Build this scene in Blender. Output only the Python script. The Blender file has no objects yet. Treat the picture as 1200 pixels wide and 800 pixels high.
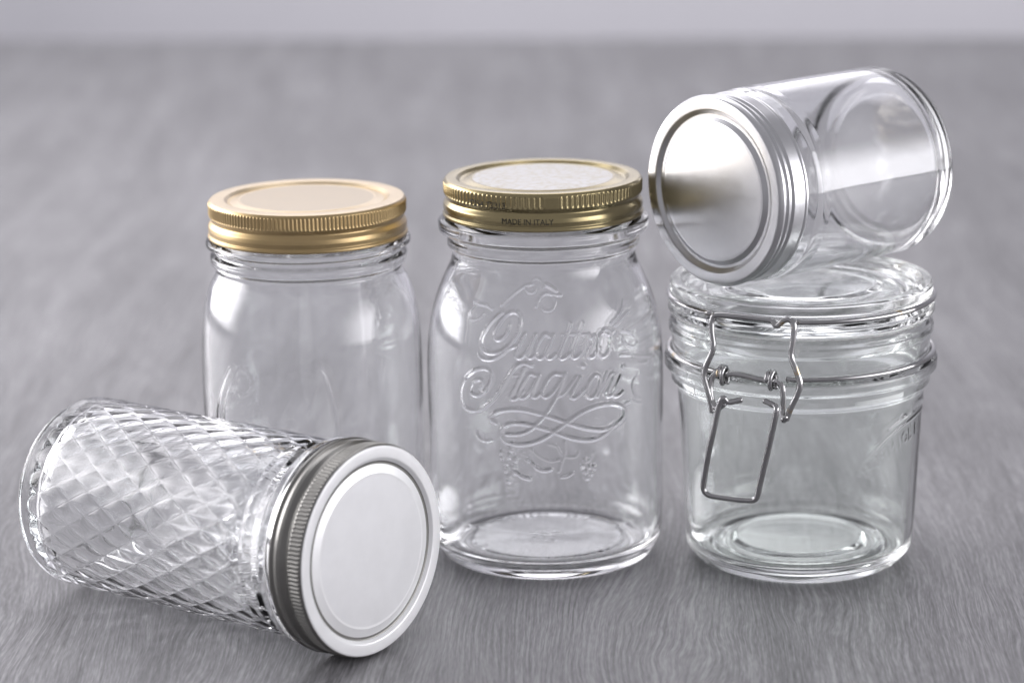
import bpy, math, random
import numpy as np

# ------------------------------------------------------------------ camera, world, lights, exposure
S = 0.001                                   # everything below is modelled in millimetres
scene = bpy.context.scene
scene.render.engine = 'CYCLES'

cam_data = bpy.data.cameras.new('camera')
cam = bpy.data.objects.new('camera', cam_data)
scene.collection.objects.link(cam)
scene.camera = cam
cam_data.sensor_width = 36.0
cam_data.lens = 96.2
cam_data.clip_start = 0.01
cam_data.clip_end = 50.0
PITCH, ROLL = math.radians(14.07), math.radians(0.93)
from mathutils import Matrix, Vector
_F = Vector((0, math.cos(PITCH), -math.sin(PITCH)))
_R = Vector((1, 0, 0))
_U = Vector((0, math.sin(PITCH), math.cos(PITCH)))
_R2 = _R * math.cos(ROLL) - _U * math.sin(ROLL)
_U2 = _R * math.sin(ROLL) + _U * math.cos(ROLL)
_m = Matrix(((_R2.x, _U2.x, -_F.x, -0.01221), (_R2.y, _U2.y, -_F.y, -0.98814), (_R2.z, _U2.z, -_F.z, 0.32845), (0, 0, 0, 1)))
cam.matrix_world = _m
cam_data.dof.use_dof = True
cam_data.dof.focus_distance = 0.955
cam_data.dof.aperture_fstop = 7.2

world = bpy.data.worlds.new('World')
scene.world = world
world.use_nodes = True
_bg = world.node_tree.nodes['Background']
_bg.inputs['Color'].default_value = (0.94, 0.93, 1.0, 1)
_bg.inputs['Strength'].default_value = 0.38


def area_light(name, loc, target, size_x, size_y, power, color=(1, 1, 1), soft=None):
    d = bpy.data.lights.new(name, 'AREA')
    d.shape = 'RECTANGLE'
    d.size, d.size_y, d.energy, d.color = size_x, size_y, power, color
    o = bpy.data.objects.new(name, d)
    scene.collection.objects.link(o)
    o.location = loc
    v = Vector(target) - Vector(loc)
    o.rotation_euler = v.to_track_quat('-Z', 'Y').to_euler()
    o['kind'] = 'helper'
    if soft:
        # a softbox is brightest in the middle of its cloth and falls off towards its sides (left, right, bottom, top)
        d.use_nodes = True
        nt = d.node_tree
        em = nt.nodes['Emission']
        g = nt.nodes.new('ShaderNodeNewGeometry')
        sep = nt.nodes.new('ShaderNodeSeparateXYZ')
        nt.links.new(g.outputs['Parametric'], sep.inputs[0])
        last = None
        for ch, (lo, hi) in ((0, soft[:2]), (1, soft[2:])):
            for width, flip in ((lo, False), (hi, True)):
                if width <= 0:
                    continue
                r = nt.nodes.new('ShaderNodeMapRange')
                r.interpolation_type = 'SMOOTHSTEP'
                r.inputs['From Min'].default_value = 1.0 if flip else 0.0
                r.inputs['From Max'].default_value = 1.0 - width if flip else width
                r.inputs['To Min'].default_value = 0.04
                nt.links.new(sep.outputs[ch], r.inputs['Value'])
                if last is None:
                    last = r.outputs[0]
                else:
                    mm = nt.nodes.new('ShaderNodeMath')
                    mm.operation = 'MULTIPLY'
                    nt.links.new(last, mm.inputs[0])
                    nt.links.new(r.outputs[0], mm.inputs[1])
                    last = mm.outputs[0]
        nt.links.new(last, em.inputs['Strength'])
    return o


def radiance(l, sx, sy):                    # watts for a wanted radiance of the lamp's face
    return l * math.pi * sx * sy


area_light('window_softbox_light', (-0.98, 0.46, 0.47), (0, 0.06, 0.05), 1.55, 0.86, radiance(8.6, 1.55, 0.86), (0.995, 0.975, 1.0), (0.45, 0.3, 0.12, 0.55))
area_light('side_softbox_light', (0.94, -0.46, 0.36), (0, -0.03, 0.30), 1.55, 0.68, radiance(5.6, 1.55, 0.68), (0.98, 0.968, 1.0), (0.6, 0.0, 0.0, 0.7))
area_light('overhead_fill_light', (-0.25, 1.0, 1.6), (-0.1, 1.3, 0.2), 2.0, 1.2, radiance(2.4, 2.0, 1.2), (0.975, 0.96, 1.0))  # added fill lamp that brightens the wall and the far table
area_light('back_softbox_light', (-0.25, 1.72, 0.92), (0, 0.1, 0.05), 2.1, 0.85, radiance(1.25, 2.1, 0.85), (0.98, 0.965, 1.0), (0.25, 0.35, 0.15, 0.4))

vs = scene.view_settings
vs.view_transform = 'Standard'
vs.look = 'None'
vs.exposure = 0.0
vs.gamma = 1.0
vs.use_curve_mapping = False
cy = scene.cycles
cy.use_denoising = True
cy.denoiser = 'OPENIMAGEDENOISE'
cy.max_bounces = 40
cy.transmission_bounces = 40
cy.glossy_bounces = 9
cy.diffuse_bounces = 3
cy.use_adaptive_sampling = True
cy.adaptive_threshold = 0.025
cy.caustics_refractive = True
cy.caustics_reflective = True
cy.blur_glossy = 0.3
cy.sample_clamp_indirect = 8.0

# ------------------------------------------------------------------ materials


def new_mat(name):
    m = bpy.data.materials.new(name)
    m.use_nodes = True
    nt = m.node_tree
    return m, nt, nt.nodes['Principled BSDF'], nt.nodes['Material Output']


def link(nt, a, ai, b, bi):
    nt.links.new(a.outputs[ai], b.inputs[bi])


def math_node(nt, op, a, b=None):
    n = nt.nodes.new('ShaderNodeMath')
    n.operation = op
    for i, v in enumerate((a, b)):
        if v is None:
            continue
        if isinstance(v, (int, float)):
            n.inputs[i].default_value = v
        else:
            nt.links.new(v, n.inputs[i])
    return n.outputs[0]


def ramp_node(nt, fac, stops):
    n = nt.nodes.new('ShaderNodeValToRGB')
    e = n.color_ramp.elements
    while len(e) < len(stops):
        e.new(0.5)
    for k, (p, c) in enumerate(stops):
        e[k].position = p
        e[k].color = (*c, 1)
    nt.links.new(fac, n.inputs[0])
    return n.outputs[0]


def noise_node(nt, vec, scale, detail=3, rough=0.55, dist=0.0):
    n = nt.nodes.new('ShaderNodeTexNoise')
    n.inputs['Scale'].default_value = scale
    n.inputs['Detail'].default_value = detail
    n.inputs['Roughness'].default_value = rough
    n.inputs['Distortion'].default_value = dist
    nt.links.new(vec, n.inputs['Vector'])
    return n.outputs['Fac']


def mapping_node(nt, vec, scale, rot=(0, 0, 0)):
    n = nt.nodes.new('ShaderNodeMapping')
    n.inputs['Scale'].default_value = scale
    n.inputs['Rotation'].default_value = rot
    nt.links.new(vec, n.inputs['Vector'])
    return n.outputs[0]


def bump_node(nt, height, strength, distance, bsdf):
    n = nt.nodes.new('ShaderNodeBump')
    n.inputs['Strength'].default_value = strength
    n.inputs['Distance'].default_value = distance
    nt.links.new(height, n.inputs['Height'])
    nt.links.new(n.outputs[0], bsdf.inputs['Normal'])


def glass_material(name, tint, rough=0.0, wobble=0.00012):
    m, nt, b, out = new_mat(name)
    b.inputs['Base Color'].default_value = (*tint, 1)
    b.inputs['Roughness'].default_value = rough
    b.inputs['IOR'].default_value = 1.5
    b.inputs['Transmission Weight'].default_value = 1.0
    tc = nt.nodes.new('ShaderNodeTexCoord')
    v = mapping_node(nt, tc.outputs['Object'], (26, 26, 14))
    bump_node(nt, noise_node(nt, v, 1.0, 2, 0.5), 0.5, wobble * 6, b)   # the faint unevenness of pressed glass
    return m


def metal_material(name, color, rough, coat=0.0, noise=0.06, metallic=1.0):
    m, nt, b, out = new_mat(name)
    b.inputs['Metallic'].default_value = metallic
    tc = nt.nodes.new('ShaderNodeTexCoord')
    n = noise_node(nt, tc.outputs['Object'], 160, 4, 0.6)
    c = ramp_node(nt, n, [(0.3, tuple(x * (1 - noise) for x in color)), (0.7, color)])
    nt.links.new(c, b.inputs['Base Color'])
    r = math_node(nt, 'ADD', math_node(nt, 'MULTIPLY', n, 0.10), rough - 0.05)
    nt.links.new(r, b.inputs['Roughness'])
    b.inputs['Coat Weight'].default_value = coat
    b.inputs['Coat Roughness'].default_value = 0.25
    fine = noise_node(nt, tc.outputs['Object'], 900, 2, 0.5)
    bump_node(nt, fine, 0.08, 0.0001, b)
    return m


def wood_material():
    m, nt, b, out = new_mat('grey_wood_laminate')
    g = nt.nodes.new('ShaderNodeNewGeometry')
    sep = nt.nodes.new('ShaderNodeSeparateXYZ')
    link(nt, g, 'Position', sep, 0)
    x, y = sep.outputs[0], sep.outputs[1]
    P = g.outputs['Position']

    def off(n, amp):
        return math_node(nt, 'MULTIPLY', math_node(nt, 'SUBTRACT', n, 0.5), amp)
    # the figure of the veneer: long swirls that bend the grain lines, tighter ones near the knots
    n1 = noise_node(nt, mapping_node(nt, P, (4.6, 1.9, 1)), 1.0, 2, 0.5, 0.3)
    n2 = noise_node(nt, mapping_node(nt, P, (17, 6.0, 1)), 1.0, 2, 0.5, 0.5)
    n3 = noise_node(nt, mapping_node(nt, P, (60, 30, 1)), 1.0, 2, 0.5)
    xs = math_node(nt, 'ADD', x, off(n1, 0.075))
    xs = math_node(nt, 'ADD', xs, off(n2, 0.020))
    xs = math_node(nt, 'ADD', xs, off(n3, 0.0013))

    def streak(fx, fy, detail, rough):
        c = nt.nodes.new('ShaderNodeCombineXYZ')
        nt.links.new(math_node(nt, 'MULTIPLY', xs, fx), c.inputs[0])
        nt.links.new(math_node(nt, 'MULTIPLY', y, fy), c.inputs[1])
        return noise_node(nt, c.outputs[0], 1.0, detail, rough)
    lines = streak(700, 18, 3, 0.65)          # long grain lines
    fine = streak(1300, 60, 2, 0.6)         # shorter streaks
    pores = streak(1500, 150, 1, 0.5)       # short open pores
    band = streak(60, 3, 3, 0.55)
    ring = math_node(nt, 'SINE', math_node(nt, 'MULTIPLY', xs, 2700))
    mask = ramp_node(nt, noise_node(nt, mapping_node(nt, P, (6.5, 4.0, 1)), 1.0, 2, 0.5), [(0.42, (0, 0, 0)), (0.62, (1, 1, 1))])
    blotch = noise_node(nt, mapping_node(nt, P, (9, 5, 1)), 1.0, 4, 0.6)
    f = math_node(nt, 'MULTIPLY', lines, 0.62)
    f = math_node(nt, 'ADD', f, math_node(nt, 'MULTIPLY', fine, 0.48))
    f = math_node(nt, 'ADD', f, math_node(nt, 'MULTIPLY', pores, 0.30))
    f = math_node(nt, 'ADD', f, math_node(nt, 'MULTIPLY', band, 0.30))
    f = math_node(nt, 'ADD', f, math_node(nt, 'MULTIPLY', blotch, 0.26))
    f = math_node(nt, 'ADD', f, math_node(nt, 'MULTIPLY', math_node(nt, 'MULTIPLY', ring, mask), 0.045))
    f = math_node(nt, 'MULTIPLY', f, 0.8)
    col = ramp_node(nt, f, [(0.52, (0.060, 0.059, 0.061)), (0.715, (0.158, 0.155, 0.161)), (0.82, (0.236, 0.232, 0.241)), (0.95, (0.36, 0.354, 0.367))])
    nt.links.new(col, b.inputs['Base Color'])
    rr = math_node(nt, 'ADD', math_node(nt, 'MULTIPLY', fine, 0.18), 0.36)
    nt.links.new(rr, b.inputs['Roughness'])
    b.inputs['Specular IOR Level'].default_value = 0.5
    bump_node(nt, f, 0.3, 0.0004, b)
    return m


def plain_material(name, color, rough, scale=60, var=0.05, metallic=0.0):
    m, nt, b, out = new_mat(name)
    tc = nt.nodes.new('ShaderNodeTexCoord')
    n = noise_node(nt, tc.outputs['Object'], scale, 4, 0.6)
    c = ramp_node(nt, n, [(0.3, tuple(v * (1 - var) for v in color)), (0.7, tuple(min(1, v * (1 + var)) for v in color))])
    nt.links.new(c, b.inputs['Base Color'])
    b.inputs['Roughness'].default_value = rough
    b.inputs['Metallic'].default_value = metallic
    return m


def wire_material():
    m, nt, b, out = new_mat('galvanised_wire')
    b.inputs['Metallic'].default_value = 1.0
    b.inputs['Roughness'].default_value = 0.10
    tc = nt.nodes.new('ShaderNodeTexCoord')
    n = noise_node(nt, tc.outputs['Object'], 95, 3, 0.6)
    c = ramp_node(nt, n, [(0.30, (0.42, 0.415, 0.42)), (0.60, (0.52, 0.515, 0.515)), (0.68, (0.56, 0.42, 0.22)), (0.76, (0.50, 0.30, 0.10))])
    nt.links.new(c, b.inputs['Base Color'])
    return m


def printed_panel_material():
    # pale varnished panel of a gold lid with a worn, light printed pattern
    m, nt, b, out = new_mat('printed_gold_panel')
    tc = nt.nodes.new('ShaderNodeTexCoord')
    v = nt.nodes.new('ShaderNodeTexVoronoi')
    v.feature = 'DISTANCE_TO_EDGE'
    v.inputs['Scale'].default_value = 230
    nt.links.new(mapping_node(nt, tc.outputs['Object'], (1, 1, 1)), v.inputs['Vector'])
    n = noise_node(nt, tc.outputs['Object'], 210, 4, 0.65, 1.5)
    f = math_node(nt, 'ADD', math_node(nt, 'MULTIPLY', v.outputs['Distance'], 1.2), n)
    c = ramp_node(nt, f, [(0.40, (0.53, 0.49, 0.40)), (0.62, (0.60, 0.58, 0.545)), (0.80, (0.63, 0.62, 0.61))])
    nt.links.new(c, b.inputs['Base Color'])
    b.inputs['Metallic'].default_value = 0.55
    b.inputs['Roughness'].default_value = 0.34
    bump_node(nt, f, 0.05, 0.0002, b)
    return m


M = {
    'wood': wood_material(),
    'wall': plain_material('pale_grey_wall', (0.74, 0.73, 0.77), 0.9, 3, 0.03),
    'glass': glass_material('clear_glass', (0.985, 0.99, 0.995)),
    'glass_green': glass_material('clear_glass_slightly_green', (0.957, 0.982, 0.966)),
    'gold': metal_material('gold_lacquered_steel', (0.57, 0.415, 0.205), 0.37, 0.5),
    'gold_panel_sheen': metal_material('gold_panel_painted_sheen', (0.53, 0.44, 0.32), 0.45, 0.5),  # lid gold with the bright wall's reflection painted in as a paler colour
    'gold_rim_sheen': metal_material('gold_rim_painted_sheen', (0.66, 0.53, 0.35), 0.40, 0.6),  # same lid gold, painted lighter on top for the light it reflects
    'gold_olive': metal_material('brass_lacquered_steel', (0.40, 0.33, 0.175), 0.25, 0.4),
    'gold_print': printed_panel_material(),
    'silver_satin': metal_material('satin_silver_steel', (0.88, 0.88, 0.885), 0.40, 0.2, 0.03, 0.35),
    'silver_panel': metal_material('satin_silver_panel', (0.82, 0.82, 0.83), 0.42, 0.2, 0.04, 0.45),
    'silver_side_shade': metal_material('silver_steel_painted_shade', (0.27, 0.265, 0.25), 0.33, 0.0),  # silver of the lid's side, darkened in colour for its dark reflections
    'silver_gloss': metal_material('polished_silver_steel', (0.68, 0.68, 0.695), 0.30, 0.1),
    'wire': wire_material(),
    'rubber': plain_material('pale_rubber', (0.72, 0.72, 0.70), 0.5),
    'clear_rubber': glass_material('translucent_rubber', (0.95, 0.955, 0.94), 0.35),
    'ink': plain_material('black_ink', (0.03, 0.027, 0.022), 0.5),
    'ink_faint': plain_material('grey_ink', (0.55, 0.55, 0.56), 0.4),
}

QS_STROKES = [
    (1.1, [(-14.1, 96.8), (-14.7, 94.4), (-16.5, 92), (-18.5, 91.2), (-19.9, 92.4), (-19.5, 94.9), (-17.7, 97.9), (-15.4, 100.3), (-12.8, 101.2), (-10.7, 100.5), (-9.8, 98.1), (-10.4, 94.6), (-12.1, 91.7), (-14.3, 89.1), (-17.6, 86.9), (-21.4, 86.3), (-24.2, 87.2), (-25.2, 89.6), (-24.5, 92.8), (-22.3, 96.5), (-19.5, 99.3), (-17.4, 100.7)]),
    (1, [(-25.9, 85.1), (-23.9, 83.9), (-20.4, 84.1), (-17, 85.9), (-14, 88.3), (-11.1, 89.4)]),
    (1, [(-8, 93.7), (-10.9, 87.7), (-11.1, 85.8), (-9.6, 85.3), (-7.5, 87.2), (-4, 93.5)]),
    (1, [(-4, 93.5), (-6.5, 87.8), (-6.7, 85.9), (-5.5, 85.5), (-3.8, 86.9)]),
    (1, [(1.5, 92.8), (-0.3, 93.8), (-2.2, 91.9), (-3.8, 88.5), (-3.7, 86), (-2, 85.3), (-0.1, 87.5), (2.7, 93.4)]),
    (1, [(2.7, 93.4), (0.2, 87.8), (0.2, 85.6), (1.7, 85.3), (3.2, 86.5)]),
    (1, [(9.5, 97.1), (5.7, 88.9), (4.6, 86.4), (5.3, 85), (6.9, 85.4), (8.4, 86.5)]),
    (0.8, [(6, 93.4), (10.7, 93.3), (15.5, 92.7)]),
    (1, [(14.3, 97), (10.2, 89.2), (9.2, 86.5), (9.9, 85), (11.4, 85.4), (13.2, 86.8)]),
    (1, [(13.2, 86.8), (16.3, 92.6), (17, 91.4), (18.8, 91.9), (16.5, 88), (15.4, 85.6), (16.4, 84.6), (18.1, 85.3), (20.2, 87.6)]),
    (1, [(22.7, 92.9), (20.9, 91.9), (19.6, 88.9), (19.6, 85.8), (21.2, 84.3), (23.4, 85.6), (25.2, 89.4), (25.3, 92.6), (23.4, 93.8), (22.7, 92.9), (24.5, 91.7), (27.2, 92.9)]),
    (1.1, [(-5.4, 82.7), (-8.1, 83.4), (-10.9, 82.3), (-13.2, 79.4), (-15.5, 75.4), (-18.2, 71.4), (-21.4, 67.9), (-25.4, 65.1), (-29.6, 64.2), (-32.9, 65.2), (-34.4, 68.5), (-33.5, 73.1), (-30.5, 77.1), (-26.2, 79.9), (-22.2, 80.4), (-20.5, 78.8), (-20.9, 75.6), (-23.1, 72.1), (-26.4, 70.1), (-29.1, 70.7), (-29.4, 72.8), (-27.8, 75.3), (-25.1, 76.3), (-24.1, 75.2), (-25.2, 73.1)]),
    (1, [(-7.8, 81.8), (-11.4, 74.4), (-13, 71.5), (-12.7, 70.2), (-11.1, 70.5), (-9.5, 71.8)]),
    (0.8, [(-11.9, 78.8), (-6.3, 79.7)]),
    (1, [(-3.9, 79.1), (-6, 79.7), (-7.9, 77.1), (-9.8, 73.5), (-9.9, 71.2), (-8.3, 70.9), (-6.1, 73), (-2.7, 79.1)]),
    (1, [(-2.7, 79.1), (-4.9, 73.7), (-5.2, 71.6), (-4, 71.2), (-2.5, 72.4)]),
    (1, [(5.3, 79.2), (2.8, 79.6), (0.4, 77.5), (-1.5, 73.7), (-1.5, 71.8), (-0, 71.3), (2.7, 73.6), (6.5, 79.4)]),
    (1, [(6.5, 79.4), (4, 72.6), (2.7, 70.1), (-0.1, 65.5), (-3.2, 61.7), (-6.6, 58.7), (-10.4, 57.2), (-14.9, 56.9)]),
    (1, [(12, 77.8), (9, 72.6), (8.5, 71), (9.9, 70.4), (11.7, 71.6), (14.7, 74)]),
    (0.9, [(3.5, 71.5), (5.7, 72), (8.2, 74.8), (10.7, 78)]),
    (0.9, [(-2.5, 72.4), (-1.2, 73.7)]),
    (0.9, [(-9.5, 71.8), (-8.3, 73.3)]),
    (0.9, [(17.6, 70.5), (20, 72.8)]),
    (0.9, [(24.3, 69.8), (26.6, 71.8)]),
    (1.3, [(13.3, 81.9), (13.5, 81.7)]),
    (1, [(17.4, 77.9), (15.4, 75.5), (14.3, 72.5), (15, 70.2), (17, 70.2), (19, 72.9), (19.7, 76.6), (18.4, 78), (17.4, 77.9)]),
    (1, [(22.6, 78.4), (18.6, 70.1)]),
    (1, [(20, 72.8), (23.6, 77), (25.5, 77.7), (25.5, 76.1), (22.5, 70.8), (23, 69.5), (24.7, 69.9)]),
    (1, [(28.6, 76.2), (25.5, 71), (25.2, 69.5), (27, 69), (29.8, 70.3)]),
    (1.3, [(29.8, 79.5), (30.2, 79.2)]),
    (1.15, [(-19.1, 60.8), (-21.2, 62.2), (-19.7, 64.2), (-15.4, 65.9), (-9.6, 66.4), (-3.5, 65.2), (2.6, 63.2), (8.8, 60.6), (15.2, 58.4), (21.3, 57.3), (25.7, 58.2), (29.7, 60.7), (30.1, 63.5), (26.6, 65.9), (21.4, 66.7), (15.9, 66), (11.4, 64.2), (6.9, 61.4), (2.6, 58.4), (-1.8, 55.6), (-6.7, 53.8), (-11.7, 53.3), (-15.6, 54.4), (-17.2, 56.8), (-16.1, 59.5), (-12.9, 61), (-8.5, 61.2), (-3.5, 60.1), (0.7, 58.8), (5, 57), (10, 55.1), (15.8, 54.2), (20.6, 55.2), (24.2, 57.5)]),
    (0.9, [(30.5, 65.3), (34, 65.9), (36.8, 64.4), (39.4, 63.8)]),
    (0.9, [(38.9, 74.8), (35.5, 73.6), (34.5, 70.6), (36.4, 67), (38.9, 65.5)]),
    (0.9, [(-18.3, 103.2), (-15.3, 105.9), (-12.1, 108.2), (-9, 109.9), (-5.9, 110.6)]),
    (0.9, [(-3.9, 103.2), (-2.4, 106), (0.1, 107.5), (3.2, 107.1), (6.5, 106.8)]),
    (1.2, [(0.5, 110.4), (2.6, 109.5), (4.5, 108.3)]),
    (0.8, [(-9, 109.6), (-7.1, 107.8), (-4.7, 108.1), (-4.1, 110), (-5.9, 111.5), (-4, 112.5), (-1.6, 111.5), (-0.4, 109.7)]),
    (0.8, [(-2.9, 104.1), (-0.5, 101.9), (2.5, 102.1), (4, 104.6), (3.2, 106.8)]),
    (0.9, [(-31.4, 103.2), (-28.7, 102.7), (-24.9, 102.5), (-22.1, 101.6)]),
    (0.8, [(-30.6, 102.1), (-32.8, 99.3), (-31.2, 97), (-28, 97.7), (-25.7, 99.6)]),
    (0.9, [(35.2, 102.2), (33.4, 99.7), (30, 97.2), (26.8, 95.5)]),
    (0.9, [(36.6, 98.2), (33.4, 96.9), (30, 95.3), (27.6, 94.4)]),
    (0.9, [(29.1, 83.7), (34.2, 82.8), (41.2, 81.1), (50.7, 79.5)]),
    (0.9, [(30.8, 92.3), (35.1, 90.9), (39, 87.6), (37, 85.4), (32.4, 86.9), (30.7, 89.8)]),
    (0.9, [(35.1, 82), (38, 79.2), (43.5, 78.3)]),
    (1.1, [(-7.3, 47.8), (-3.8, 44.6), (-1.2, 43.8), (1.1, 44.3)]),
    (1.1, [(-12.1, 43.3), (-9.5, 41.3), (-6.6, 40.6)]),
    (0.9, [(6.1, 54.3), (6.3, 50.8), (5.3, 47.6), (3.9, 43.4)]),
    (0.9, [(9.1, 42.6), (7, 41.4), (4.9, 41.2)]),
    (0.8, [(-6.2, 51.8), (-2.7, 48.9), (0.9, 47.3), (4, 47.7)]),
    (0.8, [(0.5, 53.7), (3.5, 52.5), (5.5, 49.2), (9.7, 48.4), (11.3, 49.9)]),
    (0.8, [(-9.4, 50.4), (-6.8, 47.3), (-4.8, 43)]),
    (0.9, [(16.8, 49.3), (15.3, 46.8), (14, 46.4)]),
    (0.9, [(-27.3, 56.3), (-25.8, 54.1), (-22.8, 53.5), (-20.4, 54.3)]),
    (1.7, [(-16.9, 49.8), (-16.7, 49.7)]),
    (1.7, [(-14.2, 48.7), (-14, 48.6)]),
    (1.7, [(-11.8, 47.6), (-11.6, 47.4)]),
    (1.7, [(-15.3, 46.2), (-15.1, 46.1)]),
    (1.7, [(-12.6, 45.1), (-12.4, 44.9)]),
    (1.7, [(-15.1, 43.6), (-14.9, 43.4)]),
    (1.7, [(-12.4, 43), (-12.2, 42.8)]),
    (1.7, [(-14, 41.5), (-13.8, 41.4)]),
    (1.7, [(-14.3, 39.6), (-14.2, 39.5)]),
    (1.7, [(-13.3, 51.5), (-13.1, 51.3)]),
    (1.7, [(-16.3, 48), (-16.2, 47.9)]),
    (1.7, [(12.9, 44.9), (13, 44.7)]),
    (1.7, [(15, 44.1), (15.2, 44)]),
    (1.7, [(13.9, 42.7), (14.1, 42.5)]),
    (1.7, [(15.9, 41.9), (16, 41.7)]),
    (1.7, [(14.5, 40.5), (14.6, 40.3)]),
    (1.7, [(13.4, 46.5), (13.6, 46.3)]),
    (1.7, [(16.7, 43.7), (16.9, 43.5)]),
]

# ------------------------------------------------------------------ mesh helpers (numpy, millimetres in, metres out)


def make_object(name, verts, quads, tris, material, parent=None, smooth=True):
    me = bpy.data.meshes.new(name)
    verts = np.asarray(verts, dtype=np.float32) * S
    quads = np.asarray(quads, dtype=np.int32).reshape(-1, 4)
    tris = np.asarray(tris, dtype=np.int32).reshape(-1, 3)
    nl = quads.size + tris.size
    me.vertices.add(len(verts))
    me.vertices.foreach_set('co', verts.ravel())
    me.loops.add(nl)
    me.loops.foreach_set('vertex_index', np.concatenate([quads.ravel(), tris.ravel()]))
    np_ = len(quads) + len(tris)
    me.polygons.add(np_)
    starts = np.concatenate([np.arange(len(quads)) * 4, quads.size + np.arange(len(tris)) * 3]).astype(np.int32)
    me.polygons.foreach_set('loop_start', starts)
    me.polygons.foreach_set('use_smooth', np.full(np_, smooth, dtype=bool))
    me.update(calc_edges=True)
    me.validate()
    me.materials.append(material)
    o = bpy.data.objects.new(name, me)
    scene.collection.objects.link(o)
    if parent is not None:
        o.parent = parent
    return o


def fillet(points, seg=6, step=None):
    """points (r, z, fillet radius) -> smooth polyline"""
    out = []
    n = len(points)
    P = [np.array(p[:2], float) for p in points]
    R = [p[2] if len(p) > 2 else 0 for p in points]
    for i in range(n):
        if i in (0, n - 1) or R[i] <= 0:
            out.append(P[i])
            continue
        a, b, c = P[i - 1], P[i], P[i + 1]
        u, v = a - b, c - b
        lu, lv = np.linalg.norm(u), np.linalg.norm(v)
        u, v = u / lu, v / lv
        cosang = np.clip(u @ v, -1, 1)
        ang = math.acos(cosang)
        if ang > math.pi - 0.01:
            out.append(b)
            continue
        t = min(R[i] / math.tan(ang / 2), lu * 0.49, lv * 0.49)
        r = t * math.tan(ang / 2)
        bis = (u + v) / np.linalg.norm(u + v)
        cen = b + bis * (r / math.sin(ang / 2))
        p0, p1 = b + u * t, b + v * t
        a0 = math.atan2(*(p0 - cen)[::-1])
        a1 = math.atan2(*(p1 - cen)[::-1])
        d = (a1 - a0 + math.pi) % (2 * math.pi) - math.pi
        k = max(3, int(abs(d) / (math.pi / 2) * seg) + 2)
        for q in range(k + 1):
            aa = a0 + d * q / k
            out.append(cen + r * np.array([math.cos(aa), math.sin(aa)]))
    return np.array(out)


def densify(P, want):
    """want(r, z) -> largest step wanted there"""
    out = [P[0]]
    for a, b in zip(P[:-1], P[1:]):
        m = (a + b) / 2
        L = np.linalg.norm(b - a)
        k = max(1, int(math.ceil(L / want(*m))))
        for q in range(1, k + 1):
            out.append(a + (b - a) * q / k)
    return np.array(out)


def revolve(name, profile, nseg, material, parent=None, disp=None, closed=True):
    """profile starts and (if closed) ends on the axis; disp(r, z, theta, index) -> (dr, dz)"""
    th = np.arange(nseg) * 2 * math.pi / nseg         # 0 faces -y, grows towards +x
    P = np.asarray(profile)
    verts, rows, k = [], [], 0
    for i, (r, z) in enumerate(P):
        if r < 1e-6:
            verts.append(np.array([[0, 0, z]]))
            rows.append((k, 1))
            k += 1
            continue
        rr, zz = np.full(nseg, r), np.full(nseg, z)
        if disp is not None:
            dr, dz = disp(r, z, th, i)
            rr, zz = rr + dr, zz + dz
        verts.append(np.stack([rr * np.sin(th), -rr * np.cos(th), zz], 1))
        rows.append((k, nseg))
        k += nseg
    quads, tris = [], []
    j = np.arange(nseg)
    j2 = (j + 1) % nseg
    for (a, na), (b, nb) in zip(rows[:-1], rows[1:]):
        if na == 1 and nb == 1:
            continue
        if na == 1:
            tris.append(np.stack([np.full(nseg, a), b + j2, b + j], 1))
        elif nb == 1:
            tris.append(np.stack([a + j, a + j2, np.full(nseg, b)], 1))
        else:
            quads.append(np.stack([a + j, a + j2, b + j2, b + j], 1))
    return make_object(name, np.concatenate(verts), np.concatenate(quads) if quads else [], np.concatenate(tris) if tris else [], material, parent)


def smooth_path(pts, n=8, closed=False):
    P = np.array(pts, float)
    m = len(P)
    out = []
    rng = range(m) if closed else range(m - 1)
    for i in rng:
        if closed:
            p0, p1, p2, p3 = P[(i - 1) % m], P[i], P[(i + 1) % m], P[(i + 2) % m]
        else:
            p0, p1, p2, p3 = P[max(i - 1, 0)], P[i], P[i + 1], P[min(i + 2, m - 1)]
        for q in range(n):
            t = q / n
            out.append(0.5 * (2 * p1 + (p2 - p0) * t + (2 * p0 - 5 * p1 + 4 * p2 - p3) * t * t + (3 * p1 - p0 - 3 * p2 + p3) * t ** 3))
    if not closed:
        out.append(P[-1])
    return np.array(out)


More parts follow.
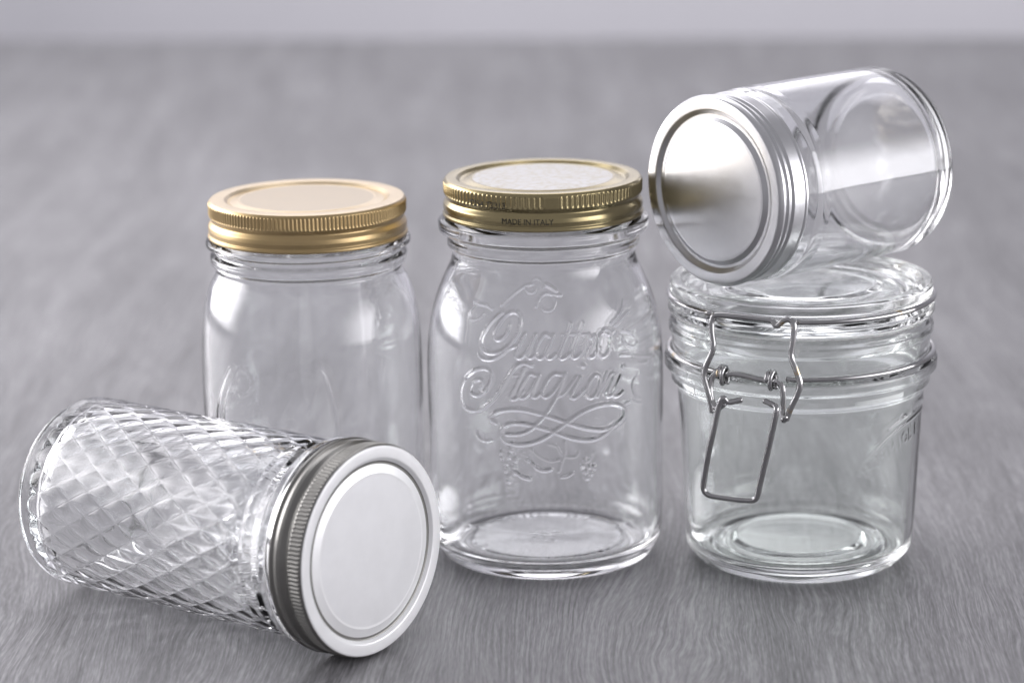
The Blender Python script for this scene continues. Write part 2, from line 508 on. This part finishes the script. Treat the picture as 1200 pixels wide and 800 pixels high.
def tube(name, path, rad, material, parent=None, closed=False, sides=12):
    P = np.asarray(path, float)
    n = len(P)
    T = np.roll(P, -1, 0) - np.roll(P, 1, 0)
    if not closed:
        T[0], T[-1] = P[1] - P[0], P[-1] - P[-2]
    T /= np.linalg.norm(T, axis=1)[:, None] + 1e-12
    up = np.array([0.31, 0.17, 0.93])
    u = np.cross(T[0], up)
    u /= np.linalg.norm(u)
    verts = []
    ang = np.arange(sides) * 2 * math.pi / sides
    for i in range(n):
        u = u - T[i] * (u @ T[i])
        u /= np.linalg.norm(u)
        v = np.cross(T[i], u)
        verts.append(P[i] + rad * (np.cos(ang)[:, None] * u + np.sin(ang)[:, None] * v))
    quads, tris = [], []
    j = np.arange(sides)
    j2 = (j + 1) % sides
    for i in range(n if closed else n - 1):
        a, b = i * sides, ((i + 1) % n) * sides
        quads.append(np.stack([a + j, a + j2, b + j2, b + j], 1))
    V = np.concatenate(verts)
    if not closed:
        V = np.concatenate([V, P[:1] - T[0] * rad * 0.5, P[-1:] + T[-1] * rad * 0.5])
        c0, c1 = n * sides, n * sides + 1
        tris.append(np.stack([np.full(sides, c0), j2, j], 1))
        tris.append(np.stack([np.full(sides, c1), (n - 1) * sides + j, (n - 1) * sides + j2], 1))
    return make_object(name, V, np.concatenate(quads), np.concatenate(tris) if tris else [], material, parent)


def stroke_segments(strokes, n=5):
    segs, wid = [], []
    for w, p in strokes:
        q = smooth_path(p, n) if len(p) > 2 else np.array(p, float)
        for a, b in zip(q[:-1], q[1:]):
            segs.append((*a, *b))
            wid.append(w)
    return np.array(segs), np.array(wid)


def emboss_height(u, z, segs, wid, half, amp):
    """relief of rounded strokes at the points (u, z)"""
    h = np.zeros(len(u))
    best = np.full(len(u), 9.0)
    gain = np.ones(len(u))
    for (ax, az, bx, bz), w in zip(segs, wid):
        R = half * w
        sel = np.nonzero((u > min(ax, bx) - R) & (u < max(ax, bx) + R) & (z > min(az, bz) - R) & (z < max(az, bz) + R))[0]
        if len(sel) == 0:
            continue
        pu, pz = u[sel], z[sel]
        dx, dz = bx - ax, bz - az
        L2 = dx * dx + dz * dz + 1e-9
        t = np.clip(((pu - ax) * dx + (pz - az) * dz) / L2, 0, 1)
        d = np.hypot(pu - ax - t * dx, pz - az - t * dz) / R
        gain[sel] = np.where(d < best[sel], min(1.0, w ** 4), gain[sel])
        best[sel] = np.minimum(best[sel], d)
    m = best < 1
    h[m] = amp * gain[m] * (0.5 + 0.5 * np.cos(math.pi * best[m]))
    return h


def thing(name, label, cat, group=None):
    o = bpy.data.objects.new(name, None)
    o.empty_display_size = 0.02
    scene.collection.objects.link(o)
    o['label'], o['category'] = label, cat
    if group:
        o['group'] = group
    return o


def text_mesh(body, size):
    c = bpy.data.curves.new('lettering', 'FONT')
    c.body = body
    c.size = size
    c.align_x = 'CENTER'
    c.resolution_u = 3
    o = bpy.data.objects.new('lettering', c)
    scene.collection.objects.link(o)
    bpy.context.view_layer.update()
    me = bpy.data.meshes.new_from_object(o.evaluated_get(bpy.context.evaluated_depsgraph_get()))
    v = np.array([x.co[:] for x in me.vertices])
    f = [list(p.vertices) for p in me.polygons]
    bpy.data.objects.remove(o)
    bpy.data.meshes.remove(me)
    return v, f


def mesh_from_faces(name, verts, faces, material, parent):
    me = bpy.data.meshes.new(name)
    me.from_pydata((np.asarray(verts) * S).tolist(), [], faces)
    me.materials.append(material)
    o = bpy.data.objects.new(name, me)
    scene.collection.objects.link(o)
    o.parent = parent
    return o


# ------------------------------------------------------------------ the setting: table top and the wall behind it
YAW = math.atan2(1379.6 - 1466.3, 436.3 + 467.6)


def slab(name, x0, x1, y0, y1, z0, z1, bevel, material):
    """a box with bevelled edges, corners given in millimetres"""
    v, f = [], []
    def ring(inset, z):
        k = len(v)
        v.extend([(x0 + inset, y0 + inset, z), (x1 - inset, y0 + inset, z), (x1 - inset, y1 - inset, z), (x0 + inset, y1 - inset, z)])
        return k
    a, b, c, d = ring(bevel, z0), ring(0, z0 + bevel), ring(0, z1 - bevel), ring(bevel, z1)
    for p, q in ((a, b), (b, c), (c, d)):
        for i in range(4):
            j = (i + 1) % 4
            f.append([p + i, p + j, q + j, q + i])
    f.append([a + 3, a + 2, a + 1, a])
    f.append([d, d + 1, d + 2, d + 3])
    me = bpy.data.meshes.new(name)
    me.from_pydata((np.array(v) * S).tolist(), [], f)
    me.materials.append(material)
    o = bpy.data.objects.new(name, me)
    scene.collection.objects.link(o)
    return o


table = slab('table_top', -1500, 1500, -2000, 0, -32, 0, 1.5, M['wood'])
table.location = ((-467.6 + 436.3) / 2 * S, (1466.3 + 1379.6) / 2 * S, 0)
table.rotation_euler = (0, 0, YAW)
table['kind'] = 'structure'
wall = slab('wall', -2600, 2600, 0, 60, -900, 2200, 2, M['wall'])
wall.location = (0, 2.05, 0)
wall.rotation_euler = (0, 0, YAW)
wall['kind'] = 'structure'

# ------------------------------------------------------------------ screw lids


def screw_lid(parent, z0, h, rad, side_mat, top_mat, panel_mat, knurls=0, gap=None, panel_r=26.6, name='lid'):
    k = rad / 36.9
    prof = fillet([(34.3 * k, 0.6, 0), (36.3 * k, 0.0, 0.3), (36.95 * k, 0.35, 0.35), (36.95 * k, 1.2, 0.4), (36.35 * k, 1.7, 0.4), (36.75 * k, 3.4, 1.2), (36.6 * k, 5.0, 1.0), (35.35 * k, 6.6, 0.9),
                   (36.35 * k, 8.3, 0.8), (36.45 * k, h - 1.5, 0.5), (36.3 * k, h - 0.9, 0.4), (35.7 * k, h, 0.7), (panel_r * k + 5.2, h, 0.9), (panel_r * k + 3.9, h - 1.25, 0.6), (panel_r * k + 3.0, h - 1.25, 0.5), (panel_r * k, h - 0.45, 0.6), (panel_r * k - 0.8, h - 0.5, 0)], 5)
    prof = densify(prof, lambda r, z: 0.45 if z > 7.5 and r > 36 * k else 3.0)
    nseg = knurls * 8 if knurls else 256

    def disp(r, z, th, i):
        if not knurls or r < 35.9 * k:
            return 0, 0
        t = np.clip((z - z0 - 8.4) / 0.5, 0, 1) * np.clip((h - 1.0 - (z - z0)) / 0.5, 0, 1)
        if t <= 0:
            return 0, 0
        w = 0.5 + 0.5 * np.cos(th * knurls)
        a = 0.42 * t * (w ** 1.3 - 0.6)
        if gap:
            tt = (th + math.pi) % (2 * math.pi) - math.pi
            for g0, g1 in gap:
                a = np.where((tt > g0) & (tt < g1), 0, a)
        return a, 0
    # inner face of the thin sheet, so that the lid is a closed shell
    lid = revolve(name, prof + np.array([0, z0]), nseg, side_mat, parent, disp)
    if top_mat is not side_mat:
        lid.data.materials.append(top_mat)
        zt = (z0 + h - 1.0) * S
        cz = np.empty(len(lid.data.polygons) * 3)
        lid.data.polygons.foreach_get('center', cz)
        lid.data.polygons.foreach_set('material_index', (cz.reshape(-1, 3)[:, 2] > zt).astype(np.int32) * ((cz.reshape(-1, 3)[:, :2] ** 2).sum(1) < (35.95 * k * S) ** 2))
    pr = panel_r * k - 0.8
    revolve('lid_panel', [(pr, z0 + h - 0.5), (pr * 0.9, z0 + h - 0.46), (pr * 0.5, z0 + h - 0.40), (0, z0 + h - 0.38)], 128, panel_mat, lid)
    revolve('lid_liner', [(pr + 5, z0 + h - 2.6), (pr, z0 + h - 1.5), (pr * 0.5, z0 + h - 1.2), (0, z0 + h - 1.1)], 96, M['rubber'], lid)
    return lid


def curved_print(name, body, size, theta0, z, r, material, parent, stretch=1.0):
    v, f = text_mesh(body, size)
    th = theta0 + v[:, 0] * stretch / r
    V = np.stack([r * np.sin(th), -r * np.cos(th), z + v[:, 1]], 1)
    return mesh_from_faces(name, V, f, material, parent)


# ------------------------------------------------------------------ embossed preserving jar with the script lettering
LETTERS = {   # strokes in a 1 x 1.4 box
    'B': [[(0, 0), (0, 1.4), (.7, 1.3), (.7, .85), (0, .75)], [(0, .75), (.85, .6), (.85, .1), (0, 0)]], 'O': [[(.5, 0), (0, .4), (0, 1), (.5, 1.4), (1, 1), (1, .4), (.5, 0)]],
    'R': [[(0, 0), (0, 1.4), (.8, 1.25), (.8, .8), (0, .7)], [(.3, .7), (.9, 0)]], 'M': [[(0, 0), (0, 1.4)], [(0, 1.4), (.5, .5)], [(.5, .5), (1, 1.4)], [(1, 1.4), (1, 0)]],
    'I': [[(.5, 0), (.5, 1.4)]], 'L': [[(.1, 1.4), (.1, 0)], [(.1, 0), (.8, 0)]], 'C': [[(.9, 1.2), (.4, 1.4), (0, 1), (0, .4), (.4, 0), (.9, .2)]], ' ': [],
}


def base_marks():
    out = []
    word = 'BORMIOLI ROCCO '
    step = 2 * math.pi / (len(word) * 2)
    for rep in range(2):
        for i, ch in enumerate(word):
            a0 = (rep * len(word) + i) * step
            for st in LETTERS[ch]:
                out.append((1, [(a0 * 27 + p[0] * 3.2, 25.4 + p[1] * 2.4) for p in st]))
    return out


def emboss_table(nseg, rows, strokes, radius, half, amp):
    """relief on a grid: rows are heights (or radii), columns the angle"""
    th = (np.arange(nseg) * 2 * math.pi / nseg + math.pi) % (2 * math.pi) - math.pi
    U, Z = np.meshgrid(th * radius, rows)
    segs, wid = stroke_segments(strokes)
    return emboss_height(U.ravel(), Z.ravel(), segs, wid, half, amp).reshape(U.shape)


def make_script_jar():
    t = thing('preserving_jar', 'tall clear jar embossed with script lettering, brass lid with black print', 'jar', 'preserving jars')
    outer = fillet([(0, 2.4, 0), (31.5, 1.9, 1.5), (33.5, 0.1, 1.2), (38.8, 0.0, 4), (43.0, 6.5, 7), (43.9, 20, 9), (43.99, 66, 0)], 7)
    shoulder = smooth_path([(43.99, 68), (43.9, 76), (43.2, 85), (41.9, 92.5), (39.8, 100), (36.9, 107), (34.6, 111.8), (33.8, 115)], 10)
    top = fillet([(33.8, 115.4, 0), (33.9, 117.5, 1.0), (35.6, 118.6, 0.9), (35.6, 120.8, 0.9), (35.0, 122.6, 0.8),
                    (38.7, 124.2, 1.1), (38.8, 128.0, 1.1), (35.2, 129.3, 0.5), (34.0, 131, 0.5), (34.0, 140.6, 0.8), (33.2, 141.4, 0.5)], 7)
    outer = np.concatenate([outer, shoulder, top])
    inner = fillet([(32.4, 141.4, 0), (31.3, 140.6, 0.6), (31.3, 115.5, 0)], 7)
    inner = np.concatenate([inner, smooth_path([(31.4, 113.5), (32.2, 110.3), (34.5, 105.5), (37.2, 99), (39.3, 91.5), (40.6, 84.5), (41.2, 76), (41.2, 68)], 8)])
    inner = np.concatenate([inner, fillet([(41.2, 66, 0), (41.1, 20, 8), (40.2, 5.4, 8.5), (29.5, 4.9, 3), (27.6, 5.5, 0.8), (0, 5.6, 0)], 7)])

    def want(r, z):
        if 36 < z < 113.5:
            return 0.27
        if z < 2.6 and (24.5 < r < 30.5 or r < 9):
            return 0.3
        return 1.6
    no = len(densify(outer, want))
    prof = np.concatenate([densify(outer, want), densify(inner, lambda r, z: 2.0)])
    nseg = 960
    zrows = prof[:no, 1]
    rel = emboss_table(nseg, zrows, QS_STROKES, 43.9, 1.08, 0.80)
    th_ = (np.arange(nseg) * 2 * math.pi / nseg + math.pi) % (2 * math.pi) - math.pi
    rel *= 1 - 0.65 * np.clip((np.abs(th_) * 43.9 - 28) / 10, 0, 1)          # the relief dies out towards the mould seams
    low = np.where(prof[:no, 1] < 3.0)[0]
    base = emboss_table(nseg, prof[low, 0], base_marks(), 27.0, 0.6, 0.4)
    base += emboss_table(nseg, prof[low, 0], [(w, [(a - 2 * math.pi * 27, b) for a, b in p]) for w, p in base_marks()], 27.0, 0.6, 0.4)
    # two short rows of capacity marks in the middle of the base
    centre = [(1, [(-4.5, 1.2), (4.5, 1.2)]), (1, [(-4.5, -4.6), (2.0, -4.6)])]
    for k_, (px_, py_) in enumerate([(-4.2, 1.8), (-0.6, 1.8), (2.6, 1.8), (-4.0, -4.0), (-1.4, -4.0)]):
        for st in LETTERS['ICBLR'[k_]]:
            centre.append((1, [(px_ + p[0] * 2.2, py_ + p[1] * 2.6) for p in st]))
    segs_c, wid_c = stroke_segments(centre)
    rr_ = prof[low, 0]
    X_ = (rr_[:, None] * np.sin(th_)[None, :]).ravel()
    Y_ = (-rr_[:, None] * np.cos(th_)[None, :]).ravel()
    base += emboss_height(X_, Y_, segs_c, wid_c, 0.6, 0.45).reshape(base.shape)
    base_map = dict(zip(low.tolist(), base))

    def disp(r, z, th, i):
        if i >= no:
            return 0, 0
        if i in base_map and r < 31:
            return 0, base_map[i]
        return rel[i], 0
    revolve('glass_body', prof, nseg, M['glass'], t, disp)
    lid = screw_lid(t, 129.4, 13.96, 36.9, M['gold_olive'], M['gold_olive'], M['gold_print'], 118, [(0.0, 0.14), (2.4, 2.6), (-2.2, -2.0)])
    curved_print('printed_lettering', 'MADE IN ITALY', 3.0, -0.17, 129.4 + 2.9, 36.9, M['ink'], lid, 0.92)
    curved_print('printed_code', 'T254 72213', 3.0, -0.60, 129.4 + 8.3, 36.72, M['ink'], lid, 1.1)
    return t


script_jar = make_script_jar()
script_jar.location = (0, 0, 0)

# ------------------------------------------------------------------ plain shouldered jar with the gold lid


def make_gold_lid_jar():
    t = thing('preserving_jar', 'plain clear shouldered jar with matte gold screw lid, behind the lying diamond-cut jar', 'jar', 'preserving jars')
    outer = fillet([(0, 2.4, 0), (29, 1.9, 1.5), (31, 0.1, 1.2), (35.5, 0.0, 2.5), (40.2, 6.5, 7), (41.1, 20, 9), (41.17, 60, 0)], 7)
    shoulder = smooth_path([(41.17, 62), (41.17, 70), (41.0, 80), (40.5, 89), (39.3, 97), (37.4, 103.2), (35.3, 107.4), (34.3, 109.4)], 10)
    top = fillet([(34.2, 109.8, 0), (34.2, 111, 0.6), (36.4, 112.3, 0.8), (36.5, 115.4, 0.9), (34.6, 116.4, 0.6), (34.6, 118.0, 0.6),
                    (37.9, 119.0, 0.6), (37.9, 120.8, 0.7), (35.0, 121.6, 0.4), (33.8, 123, 0.4), (33.8, 133.4, 0.8), (33.0, 134.2, 0.4)], 7)
    outer = np.concatenate([outer, shoulder, top])
    inner = fillet([(32.2, 134.2, 0), (31.2, 133.4, 0.6), (31.2, 110.5, 0)], 7)
    inner = np.concatenate([inner, smooth_path([(31.3, 108.5), (32.4, 105.9), (34.6, 101.8), (36.6, 95.8), (37.9, 88.2), (38.4, 79), (38.5, 70), (38.5, 62)], 8)])
    inner = np.concatenate([inner, fillet([(38.5, 60, 0), (38.4, 17, 8), (36.0, 8.0, 5), (30, 5.6, 4), (24, 6.8, 2), (0, 7.0, 0)], 7)])
    marks = [(1.2, [(-30.7, 78.8), (-34.1, 73.7), (-37.3, 67.5), (-39.6, 61.3), (-40.5, 54)]), (1.0, [(-26.8, 79.4), (-30.5, 73.6), (-33.9, 67.3), (-35.6, 62.1), (-35.5, 54)]), (0.9, [(-27.5, 77), (-24, 79), (-20.5, 76), (-21.5, 71), (-26, 69)])]
    want = lambda r, z: 0.45 if 52 < z < 82 and r > 40 else 1.6
    o = densify(outer, want)
    prof = np.concatenate([o, densify(inner, lambda r, z: 2.0)])
    nseg = 512
    rel = emboss_table(nseg, o[:, 1], marks, 41.0, 0.95, 0.35)
    revolve('glass_body', prof, nseg, M['glass'], t, lambda r, z, th, i: (rel[i], 0) if i < len(o) else (0, 0))
    screw_lid(t, 121.9, 14.14, 36.9, M['gold'], M['gold_rim_sheen'], M['gold_panel_sheen'], 156, None, 25.4)
    return t


gold_jar = make_gold_lid_jar()
gold_jar.location = (-87.0 * S, 4.6 * S, 0)

# ------------------------------------------------------------------ diamond-cut jar lying on its side


def lay(o, top, axis, length):
    """put the jar's local +z along axis with the lid's face centre at top"""
    a = Vector(axis).normalized()
    q = Vector((0, 0, 1)).rotation_difference(a)
    o.rotation_mode = 'QUATERNION'
    o.rotation_quaternion = q
    o.location = (Vector(top) - a * length) * S


def make_diamond_jar():
    t = thing('diamond_cut_jar', 'diamond-cut clear glass jar lying on its side, satin silver lid facing front right', 'jar', 'jars lying on their sides')
    outer = fillet([(0, -0.6, 0), (25.5, -1.2, 1.5), (28.0, -3.0, 1.2), (34.5, -3.2, 5.5), (34.4, 8, 1.0), (34.4, 106, 3), (33.6, 111, 3), (32.6, 113.5, 1.5), (33.2, 115.2, 0.8), (36.2, 116.6, 0.9), (36.3, 119.6, 0.9), (34.4, 120.8, 0.4), (33.8, 122.5, 0.4),
                    (33.8, 133.0, 0.8), (33.0, 133.8, 0.4)], 7)
    inner = fillet([(32.2, 133.8, 0), (31.2, 133.0, 0.6), (31.2, 112, 4), (31.4, 106, 4), (31.0, 12, 5), (30.4, 4.6, 6), (22, 4.0, 4), (0, 4.2, 0)], 7)
    want = lambda r, z: 0.38 if -1 < z < 111 and r > 33 else 1.6
    o = densify(outer, want)
    no = len(o)
    prof = np.concatenate([o, densify(inner, lambda r, z: 2.0)])
    N, PER = 24, 16.0

    def disp(r, z, th, i):
        if i >= no or not (1 < z < 110):
            return 0, 0
        f = np.clip((z - 2.4) / 3.0, 0, 1) * np.clip((103.5 - z) / 4.0, 0, 1)
        a = th * N / (2 * math.pi)
        u, v = a + z / PER, a - z / PER
        du, dv = np.abs((u % 1) - 0.5) * 2, np.abs((v % 1) - 0.5) * 2
        m = np.maximum(du, dv)
        # rounded cushions that meet in narrow valleys
        return f * (0.48 * np.sqrt(np.cos(du * math.pi / 2) * np.cos(dv * math.pi / 2) + 0.02) - 0.27), 0
    revolve('glass_body', prof, 800, M['glass'], t, disp)
    screw_lid(t, 121.7, 14.2, 36.9, M['silver_side_shade'], M['silver_satin'], M['silver_panel'], 156, None, 26.6)
    return t


diamond_jar = make_diamond_jar()
_a = math.radians(37.95)
_tilt = 0.0195
lay(diamond_jar, (-59.98, -112.66, 34.6 - 4 * _tilt + 135.9 * _tilt), (math.cos(_a), -math.sin(_a), _tilt), 135.9)

# ------------------------------------------------------------------ clip-top jar with wire bail


def make_clip_jar():
    t = thing('clip_top_jar', 'squat clear clip-top jar with wire clasp, carrying the lying round jar on its lid', 'jar')
    outer = fillet([(0, 2.6, 0), (27, 2.0, 1.5), (29.5, 0.1, 1.2), (37.5, 0.0, 4), (41.9, 5.0, 5), (43.0, 18, 9), (45.0, 60, 5), (45.6, 66.5, 2.5), (47.6, 68.6, 1.2), (47.7, 72.6, 0.8), (50.0, 73.8, 1.0), (50.1, 77.4, 1.0), (47.6, 78.6, 0.6), (47.3, 81.2, 0.8),
                    (47.4, 86.2, 0.6), (48.5, 87.4, 0.5), (48.5, 89.6, 0.6), (48.0, 90.4, 0.4), (48.0, 91.8, 0.8), (47.0, 93.2, 0.8), (45.5, 93.2, 0.3)], 7)
    inner = fillet([(44.6, 93.2, 0), (43.6, 92.4, 0.7), (43.3, 70, 4), (42.5, 60, 4), (40.4, 19, 9), (39.4, 6.0, 8), (33.5, 5.4, 2.0), (31.0, 7.0, 0.9), (28.5, 6.2, 0.9), (25.5, 6.4, 0.8), (23.6, 8.0, 0.9), (0, 8.2, 0)], 7)
    want = lambda r, z: 0.4 if 38 < z < 62 and r > 43.5 else 1.6
    o = densify(outer, want)
    prof = np.concatenate([o, densify(inner, lambda r, z: 2.0)])
    marks = [(1.0, [(30.5, 56.8), (35.9, 59.0), (43.3, 60.6), (52, 61.5), (62, 61.3)]), (0.9, [(17.6, 42.0), (19.4, 46.0), (24.0, 49.6), (30.1, 53.7), (37.3, 56.5), (45.2, 58.0), (54, 58.6), (63, 58)])]
    # raised lettering that follows the arch
    arch = smooth_path([(21.0, 41.0), (27.0, 44.6), (33.1, 47.6), (40.4, 50.0), (48.8, 51.4), (58, 52)], 12)
    seg = np.hypot(*np.diff(arch, axis=0).T)
    cum = np.concatenate([[0], np.cumsum(seg)])
    s0 = 0.0
    for ch in 'BORMIOLI':
        x, y = np.interp(s0, cum, arch[:, 0]), np.interp(s0, cum, arch[:, 1])
        x2, y2 = np.interp(s0 + 2, cum, arch[:, 0]), np.interp(s0 + 2, cum, arch[:, 1])
        d = np.array([x2 - x, y2 - y]) / math.hypot(x2 - x, y2 - y)
        n = np.array([-d[1], d[0]])
        for st in LETTERS[ch]:
            marks.append((0.8, [tuple(np.array([x, y]) + d * p[0] * 3.0 + n * p[1] * 3.0) for p in st]))
        s0 += 4.2 if ch != 'I' else 3.6
    nseg = 640
    rel = emboss_table(nseg, o[:, 1], marks, 44.5, 0.72, 0.42)
    rel *= (o[:, 0] > 40)[:, None]
    revolve('glass_body', prof, nseg, M['glass_green'], t, lambda r, z, th, i: (rel[i], 0) if i < len(o) else (0, 0))
    revolve('gasket', fillet([(44.2, 93.4, 0), (47.7, 93.4, 0.4), (47.8, 94.5, 0.4), (44.2, 94.5, 0), (44.2, 93.4, 0)], 4), 192, M['clear_rubber'], t)
    revolve('glass_lid', densify(fillet([(0, 98.4, 0), (35, 98.0, 1), (39, 95.0, 1.5), (42.2, 94.7, 0.8), (48.3, 94.7, 0.4), (48.8, 95.3, 0.4), (48.8, 98.2, 0.6), (47.4, 99.1, 0.4), (47.2, 101.8, 0.5), (48.0, 102.5, 0.4), (47.9, 105.2, 0.5), (47.2, 106, 0.5), (44.2, 106, 0.6),
                                             (41.5, 104.0, 1.2), (30, 103.6, 2), (27.5, 104.4, 0.8), (0, 104.6, 0)], 6), lambda r, z: 2.0), 320, M['glass_green'], t)
    phi = math.radians(-25.5)
    n = np.array([math.sin(phi), -math.cos(phi), 0])
    tv = np.array([math.cos(phi), math.sin(phi), 0])

    def p3(u, z, off):
        return n * off + tv * (u + 2.0) + np.array([0, 0, z])
    ang = np.linspace(0, 2 * math.pi, 161)[:-1]

    def ring(name, r, z, a0, a1):
        a = np.linspace(a0, a1, 150)
        path = np.stack([r * np.sin(a), -r * np.cos(a), np.full(150, z)], 1)
        return tube(name, path, 1.08, M['wire'], t)
    # lid wire runs round the groove of the lid and ends in the bail
    ring('lid_wire', 48.3, 100.5, phi + 0.31, phi - 0.37 + 2 * math.pi)
    ring('neck_wire', 48.5, 79.8, phi + 0.24, phi - 0.30 + 2 * math.pi)
    bail = [(-16.3, 66.5, 52.6), (-17.8, 73.7, 52.6), (-19.3, 78.4, 52.3), (-19.1, 82.6, 52.0), (-16.5, 89.4, 51.4), (-17.3, 95.5, 50.6), (-17.4, 99.6, 50.0), (-15.6, 101.4, 49.8), (-7.4, 101.6, 49.8), (1.4, 101.4, 49.8), (4.8, 101.1, 49.8), (6.8, 99.6, 50.2), (9.0, 101.5, 49.8), (11.3, 102.1, 49.8),
            (13.1, 100.3, 50.0), (13.1, 95.4, 50.6), (12.7, 89.5, 51.4), (14.7, 84.9, 52.0), (16.4, 80.2, 52.3), (15.5, 76.3, 52.5), (13.2, 71.2, 52.6), (11.5, 66.6, 52.6)]
    tube('bail', smooth_path([p3(u, z, o_) for u, z, o_ in bail], 8), 1.08, M['wire'], t)
    lever = [(-4.8, 72.6, 53.6), (-9.3, 71.4, 54.4), (-11.1, 72.9, 55.4), (-12.6, 70.0, 55.6), (-14.6, 61.5, 55.2), (-16.7, 52.9, 54.6), (-19.2, 40.2, 53.6), (-19.0, 37.2, 53.4), (-17.2, 35.8, 53.2), (-14.0, 35.5, 53.2), (-8.0, 35.4, 53.2), (-3.2, 35.5, 53.2), (0.0, 36.1, 53.2), (1.4, 38.2, 53.4), (2.2, 42.1, 53.6), (5.6, 55.6, 54.6), (7.4, 63.2, 55.2), (8.7, 69.4, 55.6), (8.6, 71.6, 55.0), (6.7, 72.2, 54.2), (3.6, 73.0, 53.4)]
    tube('lever', smooth_path([p3(*q) for q in lever], 8), 1.08, M['wire'], t)
    tube('pivot_arm', smooth_path([p3(*q) for q in [(-13.6, 79.6, 49.4), (-15.2, 80.4, 50.6), (-17.0, 78.6, 51.0), (-17.4, 75.0, 51.6), (-16.4, 70.4, 52.2), (-14.2, 68.4, 53.4), (-11.0, 70.6, 54.0)]], 8), 1.08, M['wire'], t)
    tube('pivot_arm', smooth_path([p3(*q) for q in [(5.6, 79.6, 49.8), (7.6, 79.4, 50.8), (9.3, 78.2, 51.2), (9.9, 74.6, 51.4), (9.9, 69.0, 51.8), (10.6, 66.4, 52.6), (11.6, 68.2, 53.6)]], 8), 1.08, M['wire'], t)
    tube('cross_bar', smooth_path([p3(*q) for q in [(-15.2, 80.0, 50.4), (-8.0, 80.8, 50.9), (-3.1, 80.4, 50.9), (1.0, 79.8, 50.9), (7.4, 79.6, 50.6)]], 8), 1.08, M['wire'], t)
    for uc in (-13.0, 5.2):     # each end of the neck wire is wound round the bar
        q = np.linspace(0, 2 * math.pi * 1.7, 48)
        tube('coil', [p3(uc + 2.4 * (a / q[-1] - 0.5), 79.9 + 3.1 * math.sin(a), 50.6 + 2.3 * math.cos(a)) for a in q], 0.85, M['wire'], t)
    return t


clip_jar = make_clip_jar()
clip_jar.location = (94.12 * S, -9.62 * S, 0)

# ------------------------------------------------------------------ straight-sided jar lying on the clip-top jar


def make_round_jar():
    t = thing('straight_sided_jar', 'small straight-sided clear jar with glossy silver lid, lying on top of the clip-top jar', 'jar', 'jars lying on their sides')
    outer = fillet([(0, 2.9, 0), (25, 2.6, 3), (27.5, 2.1, 2), (35.3, 2.0, 8.5), (35.3, 69, 5), (34.9, 75.0, 3), (32.4, 79.0, 2.5), (31.9, 80.5, 0.6),
                    (31.9, 90.0, 0.8), (31.2, 90.8, 0.4)], 7)
    inner = np.concatenate([fillet([(30.4, 90.8, 0), (29.4, 90.0, 0.6), (29.4, 79.5, 3), (32.6, 72, 6), (32.7, 34, 0)], 9),
                            fillet([(32.7, 32, 0), (32.7, 6.4, 8.5), (20, 6.2, 4), (0, 6.2, 0)], 9)])
    revolve('glass_body', np.concatenate([densify(outer, lambda r, z: 1.2), densify(inner, lambda r, z: 1.6)]), 320, M['glass'], t)
    k = 1.0
    h = 14.0
    z0 = 79.4
    prof = fillet([(32.2, 0.7, 0), (34.0, 0.0, 0.3), (34.6, 0.4, 0.4), (34.5, 1.1, 0.4), (34.1, 1.7, 0.4), (34.2, 6.8, 0.6), (33.3, 7.6, 0.3), (33.3, 8.2, 0.3), (34.1, 8.9, 0.5), (34.1, 9.5, 0.4), (33.2, 10.2, 0.4), (33.3, 10.8, 0.3), (34.6, 11.6, 0.5), (34.6, 12.4, 0.9), (33.6, 14.0, 1.2),
                   (29.6, 14.0, 1.2), (27.9, 12.6, 0.8), (26.8, 12.6, 0.6), (25.2, 13.7, 0.7), (24.0, 13.8, 0)], 6)
    lid = revolve('lid', prof + np.array([0, z0]), 256, M['silver_gloss'], t)
    revolve('lid_panel', [(24.0, z0 + 13.8), (20, z0 + 13.87), (10, z0 + 13.95), (0, z0 + 13.98)], 160, M['silver_gloss'], lid)
    revolve('lid_liner', [(30, z0 + 11.6), (24, z0 + 12.2), (0, z0 + 12.3)], 96, M['rubber'], lid)
    return t, z0 + h, lid


round_jar, _len, _lid = make_round_jar()
_a = math.radians(40.0)
lay(round_jar, (60.19, -26.15, 106.05 + 35.3), (-math.cos(_a), -math.sin(_a), 0.0), _len)
